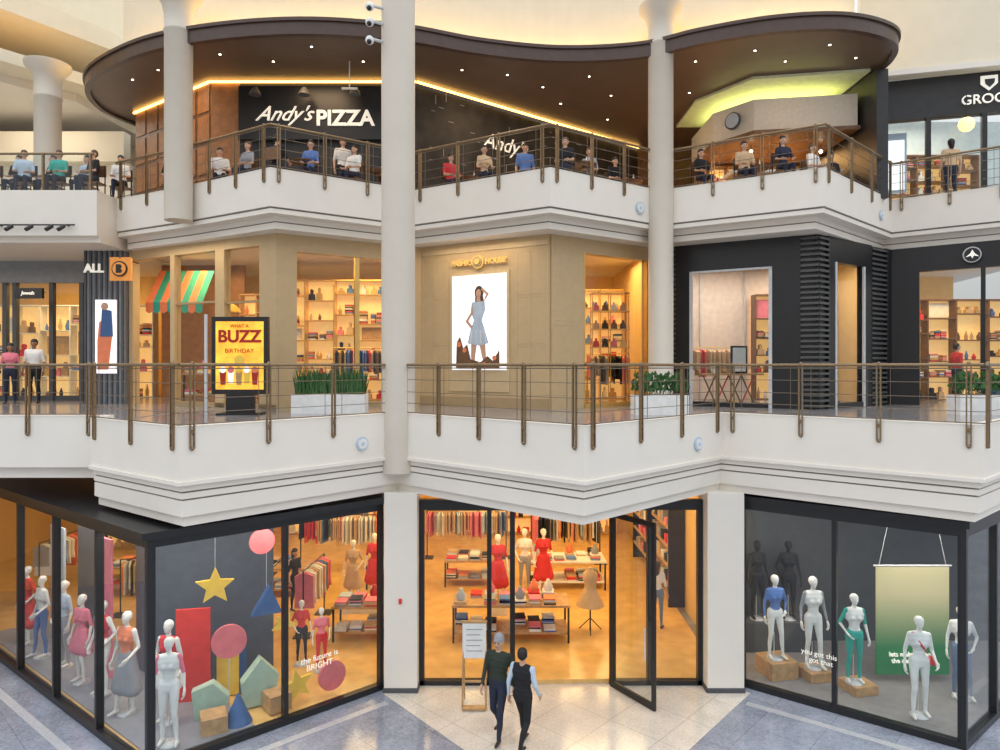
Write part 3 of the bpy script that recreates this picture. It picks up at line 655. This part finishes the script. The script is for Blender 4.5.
p,q=F[6],F[7]
b.seg(p,q,0,.1,Z0,Z1,.2,black); b.seg(p,q,.1,1,8.9,Z1,.2,black); b.seg(p,q,.1,1,Z0,8.9,.015,glass,.1); b.seg(p,q,.1,.13,Z0,8.9,.15,black); b.seg(p,q,.4,.42,Z0,8.9,.15,black)
s3=b.build()
cc=lerp(p,q,.36); aa=ang(p,q); b=MB('shop_sign_round'); b.disc((cc[0]-.05,cc[1]-.10,9.22),.2,lgrey,.03,aa); b.disc((cc[0]-.06,cc[1]-.12,9.22),.17,black,.03,aa)
b.flat((cc[0]-.07,cc[1]-.14,9.22),[(-.14,-.06),(-.05,.02),(0,.12),(.05,.02),(.14,-.06),(.03,-.03),(0,-.1),(-.03,-.03)],letter,.03,aa); b.build(parent=s3)
b=MB('wall_back_level_2'); b.box(-18,16,24,24.2,Z0,Z1,warmw); b.build()
b=MB('wall_divider_level_2'); b.box(-2.2,-2.0,18.4,24,Z0,Z1,warmw); b.box(4.0,4.2,18.6,24,Z0,Z1,warmw); b.box(10.5,10.7,18.8,24,Z0,Z1,warmw); b.build()
BG=[tanc,whitec,redc,bluec,blackc,woodd,gold,pinkc,wood,tanc]
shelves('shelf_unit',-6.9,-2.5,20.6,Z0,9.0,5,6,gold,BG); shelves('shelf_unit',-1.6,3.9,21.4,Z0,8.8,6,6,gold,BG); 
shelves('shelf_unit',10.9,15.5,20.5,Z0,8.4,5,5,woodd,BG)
b=MB('display_frame')
for x in(2.55,3.05,3.55): 
    for y in(18.75,19.1): b.cyl((x,y,Z0),(x,y,8.4),.014,gold,n=6)
for z in(6.9,7.4,7.9,8.4): b.box(2.52,3.58,18.72,19.13,z,z+.025,gold)
for z in(6.93,7.43,7.93):
    for x in(2.7,2.95,3.2,3.45): b.flat((x-.03,18.92,z),[(-.09,0),(.09,0),(.07,.16),(.03,.17),(.03,.24),(-.03,.24),(-.03,.17),(-.07,.16)],random.choice(BG),.1)
b.build()
rack('clothes_rack',(2.5,19.5),(3.7,19.5),6.75,gold,True,Z0); rack('clothes_rack',(-4.6,18.8),(-3.0,19.2),6.9,gold,True,Z0,BG)
table('display_table',(-6.4,18.9),1.2,.7,6.2,wood,gold,Z0,cols=BG); rack('clothes_rack',(-.9,19.6),(1.2,19.6),6.9,gold,True,Z0,BG)
b=MB('wall_pale_reflection'); b.box(4.3,10.4,21.5,21.6,Z0,Z1,mat('pale_reflection_tint',(.78,.66,.58),.6))  # pale pinkish wall added to imitate the bright reflection in the window
for x in(4.9,6.3,7.7,9.1): b.box(x,x+.05,21.42,21.5,Z0,Z1,lgrey)
b.build()
shelves('shelf_unit',7.9,10.2,21.0,Z0,8.6,3,5,woodd,BG); rack('clothes_rack',(5.0,20.4),(7.0,20.4),6.95,gold,True,Z0)
b=MB('folding_table')
for i in range(4):
    x=5.55+i*.35; b.cyl((x,18.6,Z0),(x+.35,18.6,6.15),.02,red if i%2 else woodd); b.cyl((x+.35,18.6,Z0),(x,18.6,6.15),.02,woodd)
b.box(5.45,7.1,18.3,18.9,6.15,6.2,wood); b.box(6.3,6.75,18.55,18.6,6.2,6.95,blackc); b.box(6.35,6.7,18.54,18.55,6.25,6.9,whitec)
b.cyl((5.8,18.5,6.2),(5.8,18.5,6.45),.05,whitec); b.build()
rack('clothes_rack',(8.6,19.2),(9.6,19.8),6.9,black,True,Z0); figure('shopper',(12.9,19.2,Z0),90,1.7,redc,navy,vox=.02)
b=MB('striped_awning')
for i in range(8):
    x=-10.0+i*.2; m=teal if i%2 else orange
    b.add([(x,20.0,9.2),(x+.2,20.0,9.2),(x+.2,19.2,8.2),(x,19.2,8.2)],[(0,3,2,1)],m); b.add([(x,19.2,8.2),(x+.2,19.2,8.2),(x+.2,19.2,7.95),(x+.1,19.2,7.88),(x,19.2,7.95)],[(0,4,3,2,1)],m)
b.build()
b=MB('wall_wood_panel'); b.box(-10.6,-8.0,21.3,21.4,Z0,Z1,woodo); b.build(); shelves('shelf_unit',-8.0,-6.95,20.9,Z0,8.6,2,6,wood,[teal,yellow,redc,whitec,pinkc,orange])
table('display_table',(-8.4,19.6),1.2,.7,6.2,wood,black,Z0,cols=[teal,yellow,redc,whitec,pinkc])
b=MB('pendant_lamp'); b.cyl((-7.6,19,9.5),(-7.6,19,8.2),.01,black); b.lathe((-7.6,19,7.9),[(.35,0),(.3,.12),(.05,.3)],yellow); b.build()
b=sf('storefront_left_wing')
b.box(-11.35,-10.25,18.6,18.9,Z0,9.6,grey)
for i in range(8): b.box(-11.35+i*.145,-11.3+i*.145,18.55,18.6,Z0,9.6,dgrey)
b.box(-11.0,-10.45,18.48,18.55,6.2,8.2,postw)
b.box(-17,-11.35,20.4,20.6,8.9,9.6,grey); b.box(-17,-11.35,20.4,20.5,Z0,Z0+.15,dgrey)
for x in(-16.2,-14.9,-14.6,-13.5,-12.6,-11.7): b.box(x,x+.12,20.35,20.5,Z0,8.9,dgrey)
b.box(-17,-11.4,20.42,20.44,Z0,8.9,glass); lw=b.build()
b=MB('poster_art'); b.flat((-10.73,18.46,7.1),[(-.2,-.8),(.1,-.8),(.2,.1),(.1,.6),(-.15,.5),(-.2,0)],orange,.01); b.flat((-10.7,18.45,7.1),[(-.15,.1),(.2,.1),(.16,.8),(-.1,.85)],blue,.01); b.disc((-10.72,18.44,8.02),.1,skinA,.01); b.build(parent=lw)
text('shop_sign_letters','ALL',(-11.05,18.5,9.05),.32,letter,lw,0,.02,0,.01)
sgo=mat('orange_sign',(.75,.28,.05),.5,emit=.15,ecol=(1,.4,.08))
b=MB('hanging_sign'); b.box(-10.05,-9.5,17.5,17.58,8.6,9.2,sgo); b.disc((-9.78,17.48,8.9),.2,black,.03); b.disc((-9.78,17.46,8.9),.165,sgo,.03); b.flat((-9.78,17.44,8.9),[(-.07,-.11),(.05,-.11),(.09,-.06),(.05,0),(.08,.06),(.04,.11),(-.07,.11)],black,.02); b.cyl((-9.78,18.4,9.18),(-9.78,17.5,9.18),.02,black); b.build()
b=MB('hanging_sign'); b.box(-14.0,-13.2,19.6,19.7,8.35,8.65,black); b.cyl((-13.6,20.35,8.62),(-13.6,19.65,8.62),.02,black); hs=b.build(); text('sign_letters','Jewels',(-13.6,19.58,8.5),.15,letter,hs,0,.01,.2)
shelves('shelf_unit',-16.9,-11.5,22.5,Z0,8.4,6,4,whitec,BG)
figure('standing_woman',(-13.4,18.6,Z0),30,1.68,pinkc,navy,hair=hairK,hairlen=.15,skin=skinB,fem=True,vox=.018)
figure('standing_man',(-12.95,18.9,Z0),10,1.8,whitec,blackc,skin=skinB,hair=hairK,vox=.018)
figure('shopper',(-12.2,21.4,Z0),-40,1.7,greyc,navy,vox=.02,hairlen=.15,fem=True)
for x,y,e in((-4.2,19,105),(-8,19.5,80),(0,20,100),(2.8,19.9,85),(13,19,115),(-14,21.5,90)): area('shop_ceiling_light',(x,y,9.4),2,1.6,e*1.15,(1,.66,.27))
area('shop_ceiling_light',(6.3,19.6,9.4),2.4,1.8,110,(1,.86,.74)); area('shop_ceiling_light',(9,20,9.4),1.4,1.4,65,(1,.8,.6)); area('shop_ceiling_light',(-14,18.2,9.3),3,1,60,(1,.85,.7))  # first lamp added to brighten the pale panel behind the window
for p,q in((F[2],F[3]),(F[0],F[1])):
    c=lerp(offp([p,q],-.55)[0],offp([p,q],-.55)[1],.5); area('soffit_light',(c[0],c[1],9.5),2.6,.2,22,(1,.78,.5),(0,0,ang(p,q)))

# ------------------------------------------------------------------ LEVEL 3 SLAB
P3=[(-10.2,18.1),(-7.95,16.9),(-5.14,15.2),(-2.17,17.2),(1.12,15.2),(4.03,17.2),(7.26,15.2),(10.5,18.2),(15,14.6)]
back3=[(18,30),(-10.2,30)]
b=MB('balcony_slab_level_3')
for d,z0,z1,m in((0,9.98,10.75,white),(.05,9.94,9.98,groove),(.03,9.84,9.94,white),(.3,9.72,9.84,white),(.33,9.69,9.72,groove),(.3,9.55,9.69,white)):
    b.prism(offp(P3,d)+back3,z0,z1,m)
ribbon(b,P3,0,.2,10.75,10.85,white); b.build()
railing('balcony_railing_upper',P3[:4],10.85,11.8,.3); railing('balcony_railing_upper',P3[3:6],10.85,11.8,.3); railing('balcony_railing_upper',P3[5:],10.85,11.8,.3)
speaker(P3[4],P3[5],.80,10.3,.15); speaker(P3[6],P3[7],.8,10.3,.13)
b=MB('bridge_slab_upper_left'); b.box(-20,-10.2,17.2,30,9.7,10.85,white); b.box(-20,-10.2,17.35,30,9.55,9.7,white)
b.build()
b=MB('balcony_railing_glass'); b.box(-20,-10.3,17.22,17.24,10.85,11.75,glass); b.cyl((-20,17.23,11.78),(-10.3,17.23,11.78),.03,bronze)
for i in range(9): b.box(-20+i*1.2,-19.95+i*1.2,17.2,17.26,10.85,11.78,bronze)
b.build()
b=MB('spotlight_track')
for x in(-12.6,-12.2,-11.7,-11.2,-10.9): b.cyl((x,17.0,9.9),(x-.05,16.85,9.78),.05,black)
b.cyl((-12.8,17.1,9.95),(-10.7,17.1,9.95),.02,black)
for x in(-12.6,-10.9): b.box(x-.02,x+.02,17.1,17.25,9.93,9.97,black)
b.build()
# ------------------------------------------------------------------ CANOPY
def catmull(pts,n=8):
    out=[]
    for i in range(len(pts)-1):
        p0=pts[max(i-1,0)];p1=pts[i];p2=pts[i+1];p3=pts[min(i+2,len(pts)-1)]
        for k in range(n):
            t=k/n; out.append(tuple(.5*((2*p1[j])+(-p0[j]+p2[j])*t+(2*p0[j]-5*p1[j]+4*p2[j]-p3[j])*t*t+(-p0[j]+3*p1[j]-3*p2[j]+p3[j])*t**3) for j in(0,1)))
    out.append(pts[-1]); return out
CP=catmull([(-11.6,22.2),(-12.1,20.6),(-11.4,18.7),(-9.25,17.0),(-7.1,16.15),(-4.65,15.8),(-2.37,16.1),(-.5,16.8),(1.5,17.2),(3.5,17.0),(4.8,16.3),(6.4,15.7),(8.0,15.6),(9.4,16.2),(9.95,17.2),(10.0,18.6)])
cb=[(10.0,28),(-11.6,28)]
b=MB('ceiling_canopy'); b.prism(offp(CP,.12)+cb,14.2,14.35,browns); ribbon(b,CP,0,.14,14.12,14.5,brown); ribbon(b,CP,-.05,.1,14.42,14.5,brown); b.prism(offp(CP,.12)+cb,14.35,14.4,cream); b.build()
b=MB('cove_led_strip'); ribbon(b,CP[10:-3],.5,.56,14.4,14.5,ledh); b.build()
b=MB('wall_upper_fascia'); ribbon(b,CP[2:-1],.95,1.1,14.4,18,cream); b.build()
b=MB('recessed_downlights')
for x,y in((-10,18.5),(-9,17.9),(-8.2,18),(-7,17),(-5.8,17.4),(-4.6,16.6),(-3.5,17.4),(-1,17.9),(.2,18.2),(1.2,19),(2.4,18.3),(3.2,19.6),(5,17.4),(5.4,19.4),(6.3,16.8),(7.3,17.4),(8,16.5),(9,17.2),(5,21),(3.4,21.5),(1.8,20.2)):
    b.lathe((x,y,14.185),[(.03,0),(.03,.014)],ledw,12); b.lathe((x,y,14.192),[(.06,0),(.06,.006)],blackp,12)
b.build()
Z3=10.75; ZC=14.2
Q=[(-11.2,20.9),(-7.9,18.6),(-2.3,18.6),(4.9,24.2),(12,24.2)]
b=MB('wall_level_3_wood'); b.seg(Q[0],Q[1],0,1,Z3,ZC,.15,woodd)
for i in range(6):
    for j in range(4): b.seg(Q[0],Q[1],i/6+.015,(i+1)/6-.015,Z3+.1+j*.85,Z3+.85+j*.85,.03,woodo,-.025)
b.seg(Q[1],Q[2],0,.14,Z3,ZC,.15,woodo); b.seg(Q[1],Q[2],.14,1,Z3,ZC,.15,blackp); b.build()
chalk=mat('chalkboard',(.03,.027,.025),.7,var=.5,scale=2.2)
b=MB('wall_level_3_chalkboard'); b.seg(Q[2],Q[3],0,1,Z3,ZC-.15,.15,chalk); b.seg(Q[3],Q[4],0,1,Z3,ZC,.15,woodd)
for i in range(50):
    t=random.uniform(.03,.92); z=random.uniform(12,13.9); w=random.uniform(.004,.025); b.seg(Q[2],Q[3],t,t+w,z,z+.015,.01,greyc,-.012) if w>.010 else b.seg(Q[2],Q[3],t,t+.002,z,z+.25,.01,greyc,-.012)
cw=b.build()
a=ang(Q[2],Q[3]); c=lerp(Q[2],Q[3],.33); text('chalk_lettering',"Andy's",(c[0]+.08,c[1]-.1,13.0),.62,letter,cw,a,.01,.4)
b=MB('cove_led_wall')
b.seg(Q[0],Q[1],0,1,ZC-.07,ZC-.02,.05,led,-.08); b.seg(Q[1],Q[2],0,1,ZC-.07,ZC-.02,.05,led,-.08); b.seg(Q[2],Q[3],0,1,ZC-.07,ZC-.02,.05,led,-.08); b.build()
b=MB('restaurant_sign'); b.box(-7.1,-3.2,18.45,18.55,12.55,14.0,black); rs=b.build()
text('sign_script',"Andy's",(-5.87,18.42,13.22),.56,letter,rs,.0,.02,.55,.0); text('sign_block',"PIZZA",(-4.2,18.42,13.1),.58,letter,rs,0,.02,0,.014)
b=MB('gooseneck_lamp')
for x in(-6.5,-5.2,-3.85): b.cyl((x,18.44,13.75),(x,18.1,13.85),.02,black); b.lathe((x,18.05,13.6),[(.16,0),(.1,.12),(.04,.2)],lgv,16)
b.build()
b=MB('ceiling_sprinkler_rod'); b.cyl((-3.85,17.4,14.2),(-3.85,17.4,13.5),.015,lgrey); b.cyl((-4.05,17.4,13.5),(-3.65,17.4,13.5),.03,whitec); b.build()
b=MB('bar_bulkhead'); b.prism([(6.2,19.8),(7.0,18.75),(9.65,18.35),(9.65,22),(6.2,22)],12.85,13.75,mat('white_brick',(.74,.71,.65),.6,var=.06,scale=12)); b.prism([(6.1,19.8),(6.95,18.6),(9.65,18.2),(9.65,22),(6.1,22)],12.75,12.85,woodd)
b.prism([(6.4,20),(7.2,19.1),(9.5,18.8),(9.5,21.6),(6.4,21.6)],13.76,13.8,mat('led_green_yellow',(.95,1,.6),emit=1.7,ecol=(.95,.92,.45)))
b.disc((6.55,19.15,13.3),.24,dgrey,.05,-.92); b.disc((6.53,19.12,13.3),.2,lblue,.05,-.92); b.build()
b=MB('ceiling_cove_panel'); b.prism([(5.7,19.9),(6.8,18.3),(9.7,17.8),(9.7,22),(5.7,22)],14.12,14.19,mat('cove_glow_green',(.75,.78,.5),.6)); b.build()  # pale green puts the cove's glow into the panel colour
b=MB('bar_counter'); b.box(6.6,9.6,19.2,19.9,Z3,11.85,wood); b.box(6.5,9.65,19.1,20,11.85,11.92,whitec)
for x in(7.2,8.2,9.2): b.cyl((x,19.5,12.75),(x,19.5,12.6),.01,black); b.sph((x,19.5,12.55),.05,ledw)
b.build()
b=MB('wall_bar_back'); b.box(6.3,9.7,21.9,22,Z3,12.75,mat('amber_glow_wall',(.85,.42,.12),.5,emit=.25,ecol=(1,.45,.1))); b.build(); shelves('bar_shelf',6.6,9.6,21.4,11.8,12.7,6,2,woodd,BG)  # amber emission puts the bar's orange light into the back wall
b=MB('wall_end_black'); b.box(9.75,10.05,17.6,24,Z3,14.1,blackp); b.build()
for x,y in((7.3,20.6),(9,20.6)): area('bar_light',(x,y,12.7),1.2,1,60,(1,.55,.2))
for x,y,e in((-9,18.0,35),(-5,17.2,45),(0,18.6,50),(3.8,20,50),(7.5,16.8,25)): area('restaurant_light',(x,y,14.1),1.2,1.2,e,(1,.68,.4))
b=MB('exit_sign'); b.box(5.3,5.6,22,22.05,13.0,13.15,red); b.cyl((5.45,22,13.15),(5.45,22,14.2),.01,black); b.build()
def cafe_table(c,z):
    b=MB('cafe_table'); b.lathe((*c,z),[(.25,0),(.25,.02),(.03,.05),(.03,.72),(.35,.73),(.35,.76)],woodd,20)
    b.lathe((c[0]+.1,c[1],z+.76),[(.03,0),(.035,.1),(.015,.14),(.015,.2)],whitec,10); b.build()
def chair(c,z,r=0):
    b=MB('dining_chair'); R=lambda u,v:(c[0]+math.cos(r)*u-math.sin(r)*v,c[1]+math.sin(r)*u+math.cos(r)*v)
    for u in(-.18,.18):
        for v in(-.18,.18): b.cyl((*R(u,v),z),(*R(u,v),z+(.9 if v>0 else .40)),.016,black,n=8)
    b.ob(c,.42,.42,z+.36,z+.39,woodd,r); b.ob(R(0,.2),.4,.03,z+.6,z+.9,woodd,r); b.build()
dn=[(-8.7,18.0,blackc,20),(-7.2,17.5,whitec,20),(-6.3,17.0,greyc,-20),(-5.4,16.5,blackc,160),(-4.7,16.9,bluec,0),(-3.7,17.3,whitec,-30),(-3.0,18.0,blackc,30),(-1.3,18.0,redc,30),(-.4,17.3,tanc,20),(1.6,16.7,blackc,-20),(2.3,17.5,greyc,-10),(3.1,18.3,blackc,20),(5.2,17.6,blackc,10),(6.1,17.0,tanc,0),(6.9,16.6,navy,0),(7.9,17.2,whitec,30),(8.7,17.9,blackc,-10)]
for i,(x,y,m,h) in enumerate(dn):
    chair((x,y),Z3,math.radians(h)); figure('seated_diner',(x,y-.02,Z3),h,1.7,m,navy,sit=True,vox=.02,hair=random.choice((hairK,hairB)),fem=i%2==0,hairlen=.15*(i%2==0))
    if i%2: cafe_table((x+.5,y+.55),Z3)
figure('standing_waiter',(-4.2,18.2,Z3),30,1.75,whitec,blackc,vox=.02); figure('standing_man',(.7,18.9,Z3),10,1.85,bluec,navy,vox=.02)
for i,m in enumerate((bluec,blackc,lblue,blackc,teal,lblue,blackc,whitec)):
    x=-13.5+i*.46; y=18.0+.45*(i%2)
    chair((x,y),10.85); figure('seated_diner',(x,y-.02,10.85),random.uniform(-40,40),1.7,m,navy,sit=True,vox=.022,hair=random.choice((hairK,hairB)))
b=MB('storefront_upper_right')
p,q=(10.1,19.2),(16,17.6)
b.seg(p,q,0,1,13.25,14.35,.3,blackp); b.seg(p,q,0,.06,Z3,13.25,.2,black); b.seg(p,q,0,1,Z3,13.25,.015,glass,.1)
for t in(.28,.5): b.seg(p,q,t,t+.02,Z3,13.25,.12,black)
b.seg(p,q,.1,.22,11.3,13.0,.03,lblue,.4); b.seg(p,q,.11,.21,11.4,12.8,.02,postw,.38)
ur=b.build(); a=ang(p,q); c=lerp(p,q,.575); text('shop_sign','GROOMING',(c[0],c[1]-.06,13.6),.36,letter,ur,a,.02); 
c=lerp(p,q,.52); 
b=MB('sign_crest'); b.flat((c[0],c[1]-.06,14.02),[(-.2,.2),(.2,.2),(.2,-.02),(0,-.2),(-.2,-.02)],letter,.03,a); b.flat((c[0],c[1]-.09,14.02),[(-.12,.1),(.12,.1),(.1,-.02),(0,-.12),(-.1,-.02)],blackp,.03,a); b.build(parent=ur)
b=MB('globe_pendant'); b.cyl((12.55,18.3,14.1),(12.55,18.3,13.0),.01,black); b.sph((12.55,18.3,12.9),.2,mat('globe_glow',(1,.85,.4),emit=1.2,ecol=(1,.75,.3))); b.build()
b=MB('wall_back_upper_right'); b.box(10.06,18,22,22.2,Z3,14.3,mat('pale_blue_wall',(.6,.7,.74),.6)); b.build()
shelves('shelf_unit',10.5,15,21.3,Z3,13,5,5,woodd,BG); area('shop_ceiling_light',(12.6,20.5,14.1),3,1.5,100,(1,.88,.7))
figure('shopper',(12.0,18.1,Z3),170,1.7,tanc,navy,vox=.022,hairlen=.1)
b=MB('wall_upper_right'); b.seg((10.0,18.9),(18,16.8),0,1,14.35,20,.3,cream); b.seg((10.0,18.9),(18,16.8),0,1,14.35,14.5,.1,white,-.1); b.build()
b=MB('wall_upper_left'); b.box(-30,-11,26,26.2,Z3,24,cream); b.box(-24,-12.5,23,23.2,Z3,13.2,white); b.box(-24,-12.5,22.6,23,13.2,14.2,cream)
b.build()
b=MB('ceiling_upper_left'); b.prism([(-30,14),(-16.5,16),(-12.6,21),(-12,26),(-30,26)],15.0,15.35,cream); b.prism([(-30,15),(-17.2,17),(-13.4,21.5),(-13,26),(-30,26)],14.75,15.0,white); b.prism([(-30,13),(-15.5,17.5),(-12.5,22),(-12.3,26),(-30,26)],16.6,17.2,cream); b.build()
b=MB('cove_led_upper_left'); b.prism([(-30,15.2),(-17,17.2),(-17.05,17.3),(-30,15.3)],15.36,15.42,led); b.prism([(-17,17.2),(-13.2,21.3),(-13.3,21.3),(-17.1,17.3)],15.36,15.42,led); b.build()
b=MB('wall_left_far'); b.box(-22.2,-22,12,30,0,24,cream); b.build()
b=MB('ceiling_top_right'); b.box(-30,30,24.5,26,17.5,18.5,cream); b.build()
area('upper_left_light',(-15,21,14.6),3,2,80,(1,.88,.72))
